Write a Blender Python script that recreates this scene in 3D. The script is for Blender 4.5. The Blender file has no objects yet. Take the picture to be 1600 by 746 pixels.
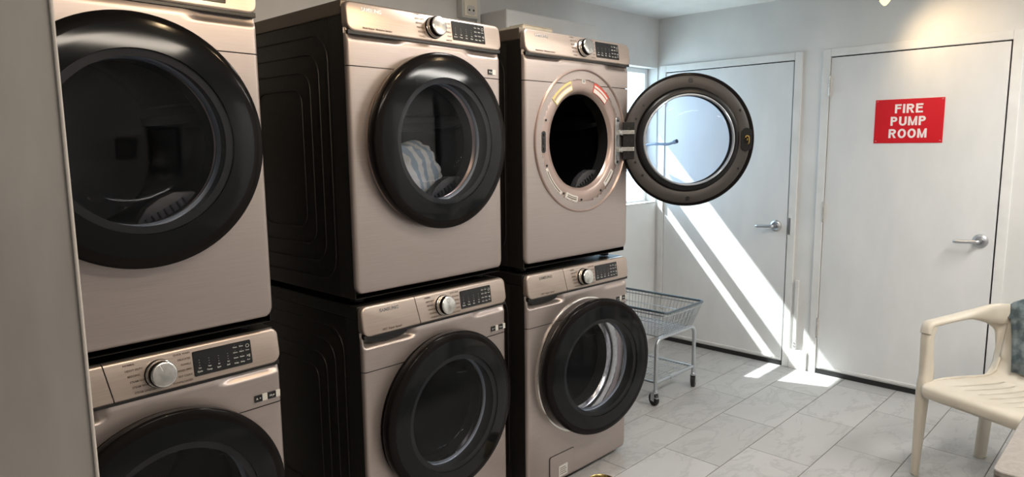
import bpy, bmesh, math, random
from mathutils import Vector, Matrix
random.seed(7)
C = bpy.context.scene
COL = C.collection
PI = math.pi
R = math.radians

# ------------------------------------------------------------------ camera
cam_data = bpy.data.cameras.new('camera')
cam = bpy.data.objects.new('camera', cam_data)
COL.objects.link(cam)
CAMP = Vector((-1.0858, -1.8477, 1.4983))
yaw, pit, rol = R(44.5262), R(-7.7477), R(-0.6)
F = Vector((math.cos(yaw)*math.cos(pit), math.sin(yaw)*math.cos(pit), math.sin(pit)))
Rt = F.cross(Vector((0, 0, 1))).normalized()
Up = Rt.cross(F)
R2 = Rt*math.cos(rol) + Up*math.sin(rol)
U2 = -Rt*math.sin(rol) + Up*math.cos(rol)
m = Matrix((R2, U2, -F)).transposed().to_4x4()
m.translation = CAMP
cam.matrix_world = m
cam_data.sensor_fit = 'HORIZONTAL'
cam_data.sensor_width = 36.0
cam_data.lens = 1060.18/1600*36.0
cam_data.clip_start = 0.02
C.camera = cam

# ------------------------------------------------------------------ world, sun, exposure
C.view_settings.view_transform = 'Standard'
C.view_settings.look = 'None'
C.view_settings.exposure = 0.12
C.view_settings.gamma = 1.0
world = bpy.data.worlds.new('world')
C.world = world
world.use_nodes = True
bg = world.node_tree.nodes['Background']
bg.inputs[0].default_value = (0.62, 0.82, 1.0, 1)
bg.inputs[1].default_value = 6.5

def light(name, kind, loc, energy, color, target=None, **kw):
    d = bpy.data.lights.new(name, kind)
    d.energy = energy; d.color = color
    for k, v in kw.items(): setattr(d, k, v)
    o = bpy.data.objects.new(name, d); COL.objects.link(o)
    o.location = loc
    if target is not None:
        o.rotation_euler = (Vector(target)-Vector(loc)).to_track_quat('-Z', 'Y').to_euler()
    return o
sd = Vector((0.36, -1.0, -1.14))
light('sun', 'SUN', (2, 6, 6), 16.0, (1.0, 0.97, 0.92), Vector((2, 6, 6))+sd, angle=R(0.6))
# the glazing lets the sky in: portal sampling only
po = light('window_portal', 'AREA', (2.97, 1.16, 1.57), 1.0, (1, 1, 1), (2.97, 0, 1.57), shape='RECTANGLE', size=0.8, size_y=1.0)
po.data.cycles.is_portal = True
# general fill added from unseen ceiling panels (bodies built below)
light('fill_panel_light', 'AREA', (0.1, -2.05, 2.385), 31.0, (1.0, 0.88, 0.74), (0.1, -2.05, 0), shape='RECTANGLE', size=1.15, size_y=0.28)
light('fill_disc_light', 'AREA', (1.0, -.30, 2.385), 10.0, (1.0, 0.95, 0.88), (1.0, -.30, 0), shape='DISK', size=0.30)  # unseen disc added to brighten the back wall above the machines
light('fill_panel_light', 'AREA', (2.3, -2.05, 2.385), 36.0, (1.0, 0.96, 0.90), (2.3, -2.05, 0), shape='RECTANGLE', size=1.15, size_y=0.28)

# ------------------------------------------------------------------ materials
def mat(name, col, rough=0.5, metal=0.0, **kw):
    mm = bpy.data.materials.new(name); mm.use_nodes = True
    b = mm.node_tree.nodes['Principled BSDF']
    b.inputs['Base Color'].default_value = (*col, 1)
    b.inputs['Roughness'].default_value = rough
    b.inputs['Metallic'].default_value = metal
    for k, v in kw.items():
        b.inputs[k].default_value = v
    return mm
def nodes(mm): return mm.node_tree.nodes, mm.node_tree.links
def noise_mix(mm, c1, c2, scale=(1, 1, 1), nscale=5, detail=4, lo=0.35, hi=0.65, bump=0.0, coord='Object', rough=None, bdist=0.002):
    N, L = nodes(mm); b = N['Principled BSDF']
    if coord == 'World':
        g = N.new('ShaderNodeNewGeometry'); src = g.outputs['Position']
    else:
        g = N.new('ShaderNodeTexCoord'); src = g.outputs[coord]
    mp = N.new('ShaderNodeMapping'); mp.inputs['Scale'].default_value = scale
    L.new(src, mp.inputs[0])
    n = N.new('ShaderNodeTexNoise'); n.inputs['Scale'].default_value = nscale; n.inputs['Detail'].default_value = detail
    L.new(mp.outputs[0], n.inputs['Vector'])
    r = N.new('ShaderNodeValToRGB')
    r.color_ramp.elements[0].position = lo; r.color_ramp.elements[0].color = (*c1, 1)
    r.color_ramp.elements[1].position = hi; r.color_ramp.elements[1].color = (*c2, 1)
    L.new(n.outputs['Fac'], r.inputs[0]); L.new(r.outputs[0], b.inputs['Base Color'])
    if bump:
        bp = N.new('ShaderNodeBump'); bp.inputs['Strength'].default_value = bump; bp.inputs['Distance'].default_value = bdist
        L.new(n.outputs['Fac'], bp.inputs['Height']); L.new(bp.outputs[0], b.inputs['Normal'])
    if rough:
        mr = N.new('ShaderNodeMapRange'); mr.inputs[3].default_value = rough[0]; mr.inputs[4].default_value = rough[1]
        L.new(n.outputs['Fac'], mr.inputs[0]); L.new(mr.outputs[0], b.inputs['Roughness'])
    return mm

M = {}
M['champagne'] = noise_mix(mat('champagne_metal', (.6, .5, .43), .34, .75, **{'Anisotropic': 0.5}), (.43, .375, .355), (.465, .405, .385), scale=(3, 3, 160), nscale=2.5, bump=.07, rough=(.33, .42), bdist=.0006)
M['champagne_console'] = noise_mix(mat('champagne_console', (.6, .5, .43), .36, .7), (.45, .375, .33), (.49, .415, .37), scale=(3, 3, 120), nscale=2, bump=.06, rough=(.30, .42), bdist=.0004)
M['cover'] = mat('side_cover_brown', (.16, .13, .105), .4, .4)
M['cabinet'] = noise_mix(mat('cabinet_black', (.016, .014, .013), .5, 0, **{'Specular IOR Level': .4}), (.012, .011, .010), (.018, .016, .014), nscale=40, bump=.05)
M['black'] = mat('black_plastic', (.008, .008, .008), .35)
M['gloss_black'] = mat('gloss_black', (.006, .007, .008), .09, 0, **{'Specular IOR Level': .22})
M['rim'] = mat('rim_black', (.008, .007, .007), .13, 0, **{'Specular IOR Level': .08})
M['display'] = mat('display_black', (.010, .011, .012), .25)
M['print_white'] = mat('print_white', (.62, .62, .6), .5)
M['print_dark'] = mat('print_dark', (.10, .07, .055), .5)
M['print_logo'] = mat('print_logo', (.40, .40, .39), .25, .9)
M['chrome'] = noise_mix(mat('chrome', (.75, .73, .7), .2, 1), (.66, .65, .62), (.82, .8, .77), scale=(1, 1, 1), nscale=60, rough=(.14, .28))
M['steel'] = mat('steel_zinc', (.55, .56, .58), .33, .9)
M['inner_door'] = noise_mix(mat('inner_door_plastic', (.035, .03, .028), .5), (.032, .027, .025), (.042, .036, .033), nscale=4)
M['inner_ring'] = mat('inner_ring_plastic', (.009, .009, .009), .35, 0, **{'Specular IOR Level': .3})
M['bezel'] = mat('drum_bezel', (.40, .31, .28), .3, .55)
M['drum'] = mat('drum_dark', (.0045, .005, .007), .3, 0)
M['lint'] = mat('lint_filter_grey', (.014, .014, .017), .5)
M['bowl_trim'] = mat('bowl_trim', (.62, .66, .7), .15, .5)
M['sticker'] = mat('sticker_white', (.6, .585, .55), .6)
M['sticker_yellow'] = mat('sticker_yellow', (.58, .50, .2), .6)
M['sticker_red'] = mat('sticker_red', (.5, .07, .05), .6)
M['wall'] = noise_mix(mat('wall_paint', (.7, .7, .69), .7), (.66, .665, .66), (.73, .73, .725), nscale=3, bump=.25, coord='World', bdist=.004)
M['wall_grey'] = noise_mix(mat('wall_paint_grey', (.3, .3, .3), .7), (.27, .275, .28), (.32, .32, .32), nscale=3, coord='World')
M['ceiling'] = noise_mix(mat('ceiling_paint', (.75, .75, .75), .8), (.72, .73, .73), (.78, .78, .78), nscale=5, coord='World')
M['door'] = noise_mix(mat('door_paint', (.72, .73, .74), .42), (.70, .71, .715), (.745, .75, .755), scale=(1, 1, .35), nscale=9, detail=8, bump=.12, coord='World', bdist=.002)
M['trim'] = noise_mix(mat('trim_paint', (.74, .74, .73), .45), (.70, .70, .69), (.76, .76, .75), nscale=8, bump=.1, coord='World')
M['gap'] = mat('gap_black', (.008, .008, .008), .7)
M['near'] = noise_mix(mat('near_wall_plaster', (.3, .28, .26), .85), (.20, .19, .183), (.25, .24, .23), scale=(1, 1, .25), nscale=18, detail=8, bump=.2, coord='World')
M['near_highlight'] = mat('near_wall_highlight', (.45, .42, .39), .7)
M['duct'] = noise_mix(mat('duct_white', (.7, .7, .7), .5), (.66, .65, .64), (.72, .72, .715), nscale=3, coord='World')
M['beige'] = noise_mix(mat('beige_card', (.55, .48, .38), .7), (.52, .46, .36), (.60, .53, .42), nscale=20)
M['cream_plate'] = mat('cream_plate', (.78, .72, .6), .4)
M['chair'] = noise_mix(mat('cream_resin', (.66, .60, .5), .38, **{'Subsurface Weight': .0}), (.54, .49, .41), (.60, .55, .47), nscale=6, rough=(.32, .5))
M['towel'] = noise_mix(mat('towel_blue', (.2, .26, .3), .95), (.06, .085, .095), (.18, .215, .225), nscale=22, detail=6, lo=.4, hi=.6, bump=.6)
M['wire'] = mat('cart_zinc', (.52, .55, .58), .28, .85)
M['rim_wire'] = mat('cart_rim', (.13, .17, .20), .35, .5)
M['rubber'] = mat('rubber_black', (.012, .012, .013), .5)
M['table'] = noise_mix(mat('table_laminate', (.42, .39, .36), .4), (.23, .215, .20), (.28, .262, .245), nscale=90, coord='World')
M['table_edge'] = mat('table_edge_band', (.16, .14, .13), .4)
M['brass'] = mat('brass', (.42, .31, .12), .25, 1)
M['sign'] = mat('sign_red', (.62, .008, .018), .35)
M['sign_white'] = mat('sign_white', (.85, .80, .80), .5)
M['frame_dark'] = mat('picture_frame_dark', (.01, .01, .01), .4)
M['picture'] = noise_mix(mat('picture_print', (.1, .1, .1), .3), (.02, .02, .02), (.16, .15, .14), nscale=7)
M['vinyl'] = mat('window_frame_white', (.8, .82, .83), .4)

# tile material
tm = mat('floor_tile_ceramic', (.5, .49, .47), .42)
N, L = nodes(tm); b = N['Principled BSDF']
geo = N.new('ShaderNodeNewGeometry'); oi = N.new('ShaderNodeObjectInfo')
sc = N.new('ShaderNodeVectorMath'); sc.operation = 'SCALE'; sc.inputs[0].default_value = (37, 19, 53)
L.new(oi.outputs['Random'], sc.inputs['Scale'])
ad = N.new('ShaderNodeVectorMath'); ad.operation = 'ADD'
L.new(geo.outputs['Position'], ad.inputs[0]); L.new(sc.outputs[0], ad.inputs[1])
mp = N.new('ShaderNodeMapping'); mp.inputs['Scale'].default_value = (1.6, 3.2, 1); mp.inputs['Rotation'].default_value = (0, 0, .5)
L.new(ad.outputs[0], mp.inputs[0])
n1 = N.new('ShaderNodeTexNoise'); n1.inputs['Scale'].default_value = 1.6; n1.inputs['Detail'].default_value = 9; n1.inputs['Roughness'].default_value = .62; n1.inputs['Distortion'].default_value = .5
L.new(mp.outputs[0], n1.inputs['Vector'])
r1 = N.new('ShaderNodeValToRGB')
for i, (pp, cc) in enumerate([(0, (.41, .405, .40)), (.465, (.48, .475, .47)), (.498, (.41, .405, .40)), (.525, (.49, .485, .48)), (1, (.54, .535, .53))]):
    e = r1.color_ramp.elements[i] if i < 2 else r1.color_ramp.elements.new(pp)
    e.position = pp; e.color = (*cc, 1)
L.new(n1.outputs['Fac'], r1.inputs[0])
hv = N.new('ShaderNodeHueSaturation')
mr = N.new('ShaderNodeMapRange'); mr.inputs[3].default_value = .84; mr.inputs[4].default_value = .95
L.new(oi.outputs['Random'], mr.inputs[0]); L.new(mr.outputs[0], hv.inputs['Value'])
L.new(r1.outputs[0], hv.inputs['Color']); L.new(hv.outputs[0], b.inputs['Base Color'])
n2 = N.new('ShaderNodeTexNoise'); n2.inputs['Scale'].default_value = 26; n2.inputs['Detail'].default_value = 5
L.new(ad.outputs[0], n2.inputs['Vector'])
bp = N.new('ShaderNodeBump'); bp.inputs['Strength'].default_value = .15; bp.inputs['Distance'].default_value = .003
L.new(n2.outputs['Fac'], bp.inputs['Height']); L.new(bp.outputs[0], b.inputs['Normal'])
M['tile'] = tm
M['grout'] = mat('grout_grey', (.13, .12, .115), .9)

def glass(name, tint, refl=.9, rough=.02, base=.03, top=1.0):
    mm = bpy.data.materials.new(name); mm.use_nodes = True
    N, L = nodes(mm); N.remove(N['Principled BSDF']); out = N['Material Output']
    t = N.new('ShaderNodeBsdfTransparent'); t.inputs[0].default_value = (*tint, 1)
    g = N.new('ShaderNodeBsdfGlossy'); g.inputs['Roughness'].default_value = rough; g.inputs[0].default_value = (refl, refl, refl, 1)
    # Schlick reflectance, the same from both sides of the thin pane
    lw = N.new('ShaderNodeLayerWeight'); lw.inputs[0].default_value = .5
    pw = N.new('ShaderNodeMath'); pw.operation = 'POWER'; pw.inputs[1].default_value = 5; L.new(lw.outputs['Facing'], pw.inputs[0])
    fr = N.new('ShaderNodeMapRange'); fr.inputs[3].default_value = base; fr.inputs[4].default_value = top; L.new(pw.outputs[0], fr.inputs[0])
    mx = N.new('ShaderNodeMixShader'); L.new(fr.outputs[0], mx.inputs[0]); L.new(t.outputs[0], mx.inputs[1]); L.new(g.outputs[0], mx.inputs[2])
    L.new(mx.outputs[0], out.inputs[0])
    return mm
M['door_glass'] = glass('door_glass_tinted', (.87, .89, .95), .8, .02, .022)
M['bowl_glass'] = glass('bowl_glass', (.92, .94, .98), .5, .03, .008, .35)
M['pane'] = glass('window_pane', (.92, .97, .98))
def emis(name, col, s):
    mm = bpy.data.materials.new(name); mm.use_nodes = True
    N, L = nodes(mm); b = N['Principled BSDF']
    b.inputs['Emission Color'].default_value = (*col, 1); b.inputs['Emission Strength'].default_value = s
    b.inputs['Base Color'].default_value = (*col, 1)
    return mm
M['lamp'] = emis('fill_diffuser', (1, .9, .76), 3.5)
M['bulb'] = emis('bulb_glow', (1, .93, .40), 1.4)
# striped laundry
lm = mat('laundry_cloth', (.5, .5, .5), .9)
N, L = nodes(lm); b = N['Principled BSDF']
tc = N.new('ShaderNodeTexCoord'); w = N.new('ShaderNodeTexWave'); w.inputs['Scale'].default_value = 6; w.inputs['Distortion'].default_value = 3.5; w.inputs['Detail'].default_value = 1
L.new(tc.outputs['Object'], w.inputs['Vector'])
r = N.new('ShaderNodeValToRGB'); r.color_ramp.interpolation = 'CONSTANT'
r.color_ramp.elements[0].color = (.42, .43, .41, 1); r.color_ramp.elements[1].position = .5; r.color_ramp.elements[1].color = (.20, .26, .30, 1)
L.new(w.outputs['Fac'], r.inputs[0]); L.new(r.outputs[0], b.inputs['Base Color'])
M['laundry'] = lm

# ------------------------------------------------------------------ mesh helpers
def link(name, me, mt, parent=None, loc=None, rot=None):
    o = bpy.data.objects.new(name, me); COL.objects.link(o)
    if mt is not None and not me.materials: me.materials.append(mt)
    if parent: o.parent = parent
    if loc is not None: o.location = loc
    if rot is not None: o.rotation_euler = rot
    return o
def obj(name, bm, mt, parent=None, loc=None, rot=None, smooth=None):
    bmesh.ops.recalc_face_normals(bm, faces=bm.faces)
    if smooth is not None:
        for f in bm.faces: f.smooth = True
        for e in bm.edges:
            if len(e.link_faces) == 2:
                e.smooth = e.calc_face_angle(0) < R(smooth)
    me = bpy.data.meshes.new(name); bm.to_mesh(me); bm.free()
    return link(name, me, mt, parent, loc, rot)
def empty(name, loc=(0, 0, 0), rz=0):
    o = bpy.data.objects.new(name, None); COL.objects.link(o)
    o.empty_display_size = .1
    o.location = loc; o.rotation_euler = (0, 0, rz)
    return o
def tag(o, label, cat, group=None):
    o['label'] = label; o['category'] = cat
    if group: o['group'] = group
    return o
def struct(o):
    o['kind'] = 'structure'; return o
def box(bm, x0, x1, y0, y1, z0, z1, bev=0.0, seg=2):
    r = bmesh.ops.create_cube(bm, size=1)
    vs = r['verts']
    bmesh.ops.scale(bm, vec=(x1-x0, y1-y0, z1-z0), verts=vs)
    bmesh.ops.translate(bm, vec=((x0+x1)/2, (y0+y1)/2, (z0+z1)/2), verts=vs)
    if bev:
        es = list({e for v in vs for e in v.link_edges})
        bmesh.ops.bevel(bm, geom=es, offset=bev, segments=seg, affect='EDGES', profile=.5)
    return bm
def BX(*a, **k):
    bm = bmesh.new(); box(bm, *a, **k); return bm
def lathe(bm, prof, n=48, axis='Y', c=(0, 0, 0), closed=False):
    rings = []
    for (rr, h) in prof:
        if rr < 1e-6:
            p = (c[0], c[1]+h, c[2]) if axis == 'Y' else (c[0], c[1], c[2]+h)
            rings.append([bm.verts.new(p)])
        else:
            ring = []
            for i in range(n):
                a = 2*PI*i/n
                if axis == 'Y': p = (c[0]+rr*math.cos(a), c[1]+h, c[2]+rr*math.sin(a))
                elif axis == 'X': p = (c[0]+h, c[1]+rr*math.cos(a), c[2]+rr*math.sin(a))
                else: p = (c[0]+rr*math.cos(a), c[1]+rr*math.sin(a), c[2]+h)
                ring.append(bm.verts.new(p))
            rings.append(ring)
    for a, b_ in zip(rings, rings[1:]):
        for i in range(n):
            j = (i+1) % n
            if len(a) == 1 and len(b_) == 1: continue
            if len(a) == 1: bm.faces.new((a[0], b_[i], b_[j]))
            elif len(b_) == 1: bm.faces.new((a[i], a[j], b_[0]))
            else: bm.faces.new((a[i], a[j], b_[j], b_[i]))
    return bm
def tube(bm, pts, r, n=8, caps=True, closed=False):
    pts = [Vector(p) for p in pts]
    rs = (list(r)+[r[-1]]*len(pts))[:len(pts)] if isinstance(r, (list, tuple)) else [r]*len(pts)
    rings = []; ref = None
    for i, p in enumerate(pts):
        if closed: t = pts[(i+1) % len(pts)]-pts[i-1]
        elif i == 0: t = pts[1]-p
        elif i == len(pts)-1: t = p-pts[i-1]
        else: t = (pts[i+1]-pts[i-1])
        t.normalize()
        if ref is None:
            ref = Vector((0, 0, 1)) if abs(t.z) < .9 else Vector((1, 0, 0))
        u = ref - t*ref.dot(t); u.normalize(); ref = u; v = t.cross(u)
        rings.append([bm.verts.new(p + (u*math.cos(2*PI*k/n)+v*math.sin(2*PI*k/n))*rs[i]) for k in range(n)])
    seq = list(zip(rings, rings[1:])) + ([(rings[-1], rings[0])] if closed else [])
    for a, b_ in seq:
        for k in range(n):
            bm.faces.new((a[k], a[(k+1) % n], b_[(k+1) % n], b_[k]))
    if caps and not closed:
        bm.faces.new(rings[0]); bm.faces.new(rings[-1])
    return bm
def smooth_path(pts, rad=.03, n=5):
    pts = [Vector(p) for p in pts]; out = [pts[0]]
    for a, b_, c in zip(pts, pts[1:], pts[2:]):
        d1 = min(rad, (a-b_).length*.49); d2 = min(rad, (c-b_).length*.49)
        p0 = b_+(a-b_).normalized()*d1; p1 = b_+(c-b_).normalized()*d2
        for i in range(n+1):
            t = i/n; out.append(p0*(1-t)**2 + b_*2*t*(1-t) + p1*t*t)
    out.append(pts[-1]); return out
def rrect(x0, x1, z0, z1, rr, n=6):
    """outline points (x,z) counter-clockwise; rr = radii bl, br, tr, tl"""
    if not isinstance(rr, (tuple, list)): rr = (rr,)*4
    out = []
    for (cx, cz, r_, a0) in ((x0+rr[0], z0+rr[0], rr[0], PI), (x1-rr[1], z0+rr[1], rr[1], 1.5*PI), (x1-rr[2], z1-rr[2], rr[2], 0), (x0+rr[3], z1-rr[3], rr[3], .5*PI)):
        for i in range(n+1):
            a = a0+.5*PI*i/n; out.append((cx+r_*math.cos(a), cz+r_*math.sin(a)))
    return out
def inset(pts, d):
    cx = sum(p[0] for p in pts)/len(pts); n = len(pts); out = []
    for i in range(n):
        a, b_, c = pts[i-1], pts[i], pts[(i+1) % n]
        t = Vector((c[0]-a[0], c[1]-a[1])); t.normalize()
        nn = Vector((-t.y, t.x)); out.append((b_[0]+nn.x*d, b_[1]+nn.y*d))
    return out
def plate(bm, outline, y0, y1, bev=.004, seg=3):
    """front face at y0 (towards -y) with rounded edge, back at y1"""
    rings = []
    for i in range(seg+1):
        a = .5*PI*i/seg
        d = bev*(1-math.sin(a)); y = y0+bev*(1-math.cos(a))
        rings.append([bm.verts.new((x, y, z)) for x, z in inset(outline, d)])
    rings.append([bm.verts.new((x, y1, z)) for x, z in outline])
    n = len(outline)
    bm.faces.new(rings[0]); bm.faces.new(rings[-1])
    for a, b_ in zip(rings, rings[1:]):
        for i in range(n): bm.faces.new((a[i], a[(i+1) % n], b_[(i+1) % n], b_[i]))
    return bm

_tc = {}
def text_mesh(body, size, bold=0.0, align='CENTER', res=2):
    key = (body, size, bold, align)
    if key in _tc: return _tc[key]
    cu = bpy.data.curves.new('txt', 'FONT'); cu.body = body; cu.size = size; cu.align_x = align; cu.align_y = 'CENTER'
    cu.offset = bold; cu.resolution_u = res; cu.extrude = 0.0
    o = bpy.data.objects.new('txt', cu); COL.objects.link(o)
    dg = bpy.context.evaluated_depsgraph_get(); dg.update()
    me = bpy.data.meshes.new_from_object(o.evaluated_get(dg))
    bpy.data.objects.remove(o); bpy.data.curves.remove(cu)
    _tc[key] = me
    return me
def add_text(bm, body, size, x, y, z, bold=0.0, align='CENTER', sx=1.0, lean=0.0):
    """adds text standing in the xz plane facing -y"""
    me = text_mesh(body, size, bold, align)
    vs = [bm.verts.new((x+v.co.x*sx, y+lean*v.co.y, z+v.co.y)) for v in me.vertices]
    for p in me.polygons:
        try: bm.faces.new([vs[i] for i in p.vertices])
        except ValueError: pass

# ------------------------------------------------------------------ setting
XD, YB, H = 3.38, 0.999, 2.417
XL, YF = -1.75, -2.9
WX0, WX1, WZ0, WZ1 = 2.57, 3.372, 1.068, 2.062

struct(obj('wall_left', BX(XL-.12, XL, YF, YB, 0, H), M['wall']))
struct(obj('wall_front', BX(XL-.12, XD+.12, YF-.12, YF, 0, H), M['wall_grey']))
bm = bmesh.new()
box(bm, XL-.12, WX0, YB, YB+.16, 0, H); box(bm, WX0, XD+.12, YB, YB+.16, 0, WZ0)
box(bm, WX0, XD+.12, YB, YB+.16, WZ1, H); box(bm, WX1, XD+.12, YB, YB+.16, WZ0, WZ1)
struct(obj('wall_back', bm, M['wall']))
# door wall with two doorways
D1 = (-.024, .925); D2 = (-1.163, -.245); DZ = 2.027
bm = bmesh.new()
for (a, c_, z0, z1) in ((YF, D2[0]-.01, 0, H), (D2[1]+.01, D1[0]-.01, 0, H), (D1[1]+.01, YB, 0, H), (D2[0]-.01, D2[1]+.01, DZ+.01, H), (D1[0]-.01, D1[1]+.01, DZ+.01, H)):
    box(bm, XD, XD+.12, a, c_, z0, z1)
struct(obj('wall_right', bm, M['wall']))
struct(obj('ceiling', BX(XL-.12, XD+.12, YF-.12, YB+.16, H, H+.1), M['ceiling']))
floor = struct(obj('floor', BX(XL-.12, XD+.25, YF-.12, YB+.16, -.1, -.0025), M['grout']))

# tiles: strips along x, half-bond
TW, TL, G = .3028, .606, .0018
ymax = .1777
strips = []
k = 3
cache = {}
def tile_mesh(w, d):
    key = (round(w, 4), round(d, 4))
    if key in cache: return cache[key]
    bm = bmesh.new(); ch = .0011
    o_ = [(0, 0), (w, 0), (w, d), (0, d)]
    lo = [bm.verts.new((x, y, -.008)) for x, y in o_]
    mi = [bm.verts.new((x, y, -ch)) for x, y in o_]
    tp = [bm.verts.new((x+(ch if x == 0 else -ch), y+(ch if y == 0 else -ch), 0)) for x, y in o_]
    bm.faces.new(tp)
    for a, b_ in ((lo, mi), (mi, tp)):
        for i in range(4): bm.faces.new((a[i], a[(i+1) % 4], b_[(i+1) % 4], b_[i]))
    bmesh.ops.recalc_face_normals(bm, faces=bm.faces)
    me = bpy.data.meshes.new('tile'); bm.to_mesh(me); bm.free(); me.materials.append(M['tile'])
    cache[key] = me; return me
row = 0
y1 = ymax+TW*3
while y1 > YF:
    y0 = y1-TW
    par = round((ymax-y1)/TW)
    off = 2.017 if par % 2 == 0 else 1.73
    x = off-TL*7
    while x < XD:
        xa, xb = max(x, XL), min(x+TL, XD-.001); ya, yb = max(y0, YF), min(y1, YB)
        if xb-xa > .03 and yb-ya > .02:
            me = tile_mesh(xb-xa-2*G, yb-ya-2*G)
            o = link('tile', me, None, floor, (xa+G, ya+G, 0))
        x += TL
    y1 = y0

# window in the back wall
win = struct(empty('window_1', (0, 0, 0)))
bm = bmesh.new()
for a in ((WX0, WX0+.035, WZ0, WZ1), (WX1-.035, WX1, WZ0, WZ1), (WX0+.035, WX1-.035, WZ0, WZ0+.022), (WX0+.035, WX1-.035, WZ1-.035, WZ1)):
    box(bm, a[0], a[1], YB+.085, YB+.14, a[2], a[3], .003)
obj('window_frame', bm, M['vinyl'], win)
obj('window_rail', BX(WX0+.035, WX1-.035, YB+.088, YB+.13, 1.302, 1.388, bev=.004), M['vinyl'], win)
obj('pane', BX(WX0+.035, WX1-.035, YB+.108, YB+.112, WZ0+.022, 1.302), M['pane'], win)
obj('pane', BX(WX0+.035, WX1-.035, YB+.108, YB+.112, 1.388, WZ1-.035), M['pane'], win)
bm = bmesh.new()
box(bm, WX0, WX1, YB, YB+.085, WZ0-.01, WZ0-.001, .001)
obj('window_sill', bm, M['trim'], win)
bm = bmesh.new()
tube(bm, smooth_path([(3.30, 1.075, 1.49), (3.265, .96, 1.505), (3.215, .80, 1.500), (3.20, .74, 1.515)], .03), [.010]*14, 8)
tube(bm, [(3.20, .74, 1.515), (3.193, .715, 1.522)], .015, 10)
obj('window_crank_handle', bm, mat('crank_blue_grey', (.05, .08, .13), .4), win)
# unseen overhang outside, placed to cut off the upper part of the sunlight
struct(obj('trim_1', BX(1.2, 4.8, YB+.16, 1.53, 2.2, 2.3), M['wall']))
struct(obj('ground_outside', BX(0, 9, YB+.3, 9, -.3, -.2), mat('paving_pale', (.55, .55, .52), .8)))

# door frames and doors (painted flush doors in narrow steel frames)
def doorway(n, d, hinge_side, lever_y, labeltrim):
    a, c_ = d
    fr = bmesh.new(); w = .048; p = .012
    box(fr, XD-p, XD+.10, a-w, a, 0, DZ+w, .003); box(fr, XD-p, XD+.10, c_, c_+w, 0, DZ+w, .003)
    box(fr, XD-p, XD+.10, a, c_, DZ, DZ+w, .003)
    t = struct(obj('trim_%d' % (n+1), fr, M['trim']))
    back = obj('door_rebate', BX(XD+.012, XD+.02, a, c_, 0.0, DZ), M['gap'], t)
    r = struct(empty('door_%d' % n, (XD, (a+c_)/2, 0)))
    cy = (a+c_)/2; hw = (c_-a)/2
    g0 = .008 if hinge_side > 0 else .003   # gap on the latch side is wider
    g1 = .003 if hinge_side > 0 else .008
    bm = BX(-.006, .010, -hw+g0, hw-g1, .031, DZ-.007, bev=.0015)
    obj('door_leaf', bm, M['door'], r)
    # bottom sweep strip with screws
    bm = BX(-.012, -.005, -hw+.02, hw-.02, .042, .058, bev=.002)
    sw = obj('weather_strip', bm, M['trim'], r)
    bm = bmesh.new()
    for i in range(9): lathe(bm, [(0, -.0145), (.004, -.0135), (.004, -.011)], 8, 'X', (0, -hw+.07+i*(2*hw-.14)/8, .05))
    obj('screw', bm, M['steel'], sw)
    obj('door_sweep', BX(-.010, .008, -hw+.004, hw-.004, .002, .032), M['rubber'], r)
    # lever handle
    ly = lever_y-cy
    h = empty('door_handle'); h.parent = r; h.location = (-.006, ly, .952)
    bm = bmesh.new()
    lathe(bm, [(0, -.014), (.026, -.013), (.036, -.008), (.039, 0)], 28, 'X')
    lathe(bm, [(.012, -.05), (.012, -.01)], 16, 'X')
    obj('rosette', bm, M['steel'], h, smooth=40)
    sgn = 1 if hinge_side > 0 else -1
    bm = bmesh.new()
    tube(bm, smooth_path([(-.03, 0, 0), (-.055, 0, 0), (-.056, sgn*.03, -.002), (-.054, sgn*.105, -.006), (-.05, sgn*.118, -.006)], .015), [.011]*18+[.0085], 10)
    obj('lever', bm, M['steel'], h, smooth=50)
    # hinges on the other edge
    hy = hw if hinge_side > 0 else -hw
    for z in (1.845, 1.065, .305):
        bm = bmesh.new()
        box(bm, -.0075, -.004, hy-(.020 if hinge_side > 0 else -.001), hy+(.001 if hinge_side > 0 else .020), z-.062, z+.062)
        hg = obj('hinge', bm, M['trim'], r)
        bm = bmesh.new()
        lathe(bm, [(0, -.065), (.0065, -.065), (.0065, -.022), (.005, -.021), (.0065, -.02), (.0065, .02), (.005, .021), (.0065, .022), (.0065, .065), (0, .065)], 10, 'Z', (-.012, hy, z))
        obj('hinge_pin', bm, M['chrome'], hg)
    return r
d1 = doorway(1, D1, 1, .057, '')
d2 = doorway(2, D2, 1, -1.091, '')
# strike plate on the first door edge
obj('strike_plate', BX(XD-.0135, XD-.011, -.042, -.027, .90, 1.01), M['steel'], None)
sp = bpy.data.objects['strike_plate']; sp.parent = bpy.data.objects['trim_2']
# plastic-covered box low on the wall between the doors
struct(obj('trim_4', BX(XD-.020, XD, -.188, -.074, 0.0, .13, bev=.003), M['trim']))
cst = tag(obj('door_stop_channel', BX(XD-.016, XD-.001, -.115, -.092, .13, .60, bev=.002), M['trim']), 'narrow white surface conduit rising on the wall strip between the two doors', 'conduit')
bm = bmesh.new(); lathe(bm, [(0, -.0185), (.005, -.018), (.005, -.015)], 10, 'X', (XD, -.103, .155)); lathe(bm, [(0, -.0185), (.005, -.018), (.005, -.015)], 10, 'X', (XD, -.103, .175))
obj('screw', bm, M['steel'], cst)
# baseboard under window
struct(obj('baseboard_back', BX(1.6, XD, YB-.010, YB, 0, .075, bev=.002), M['trim']))

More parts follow.
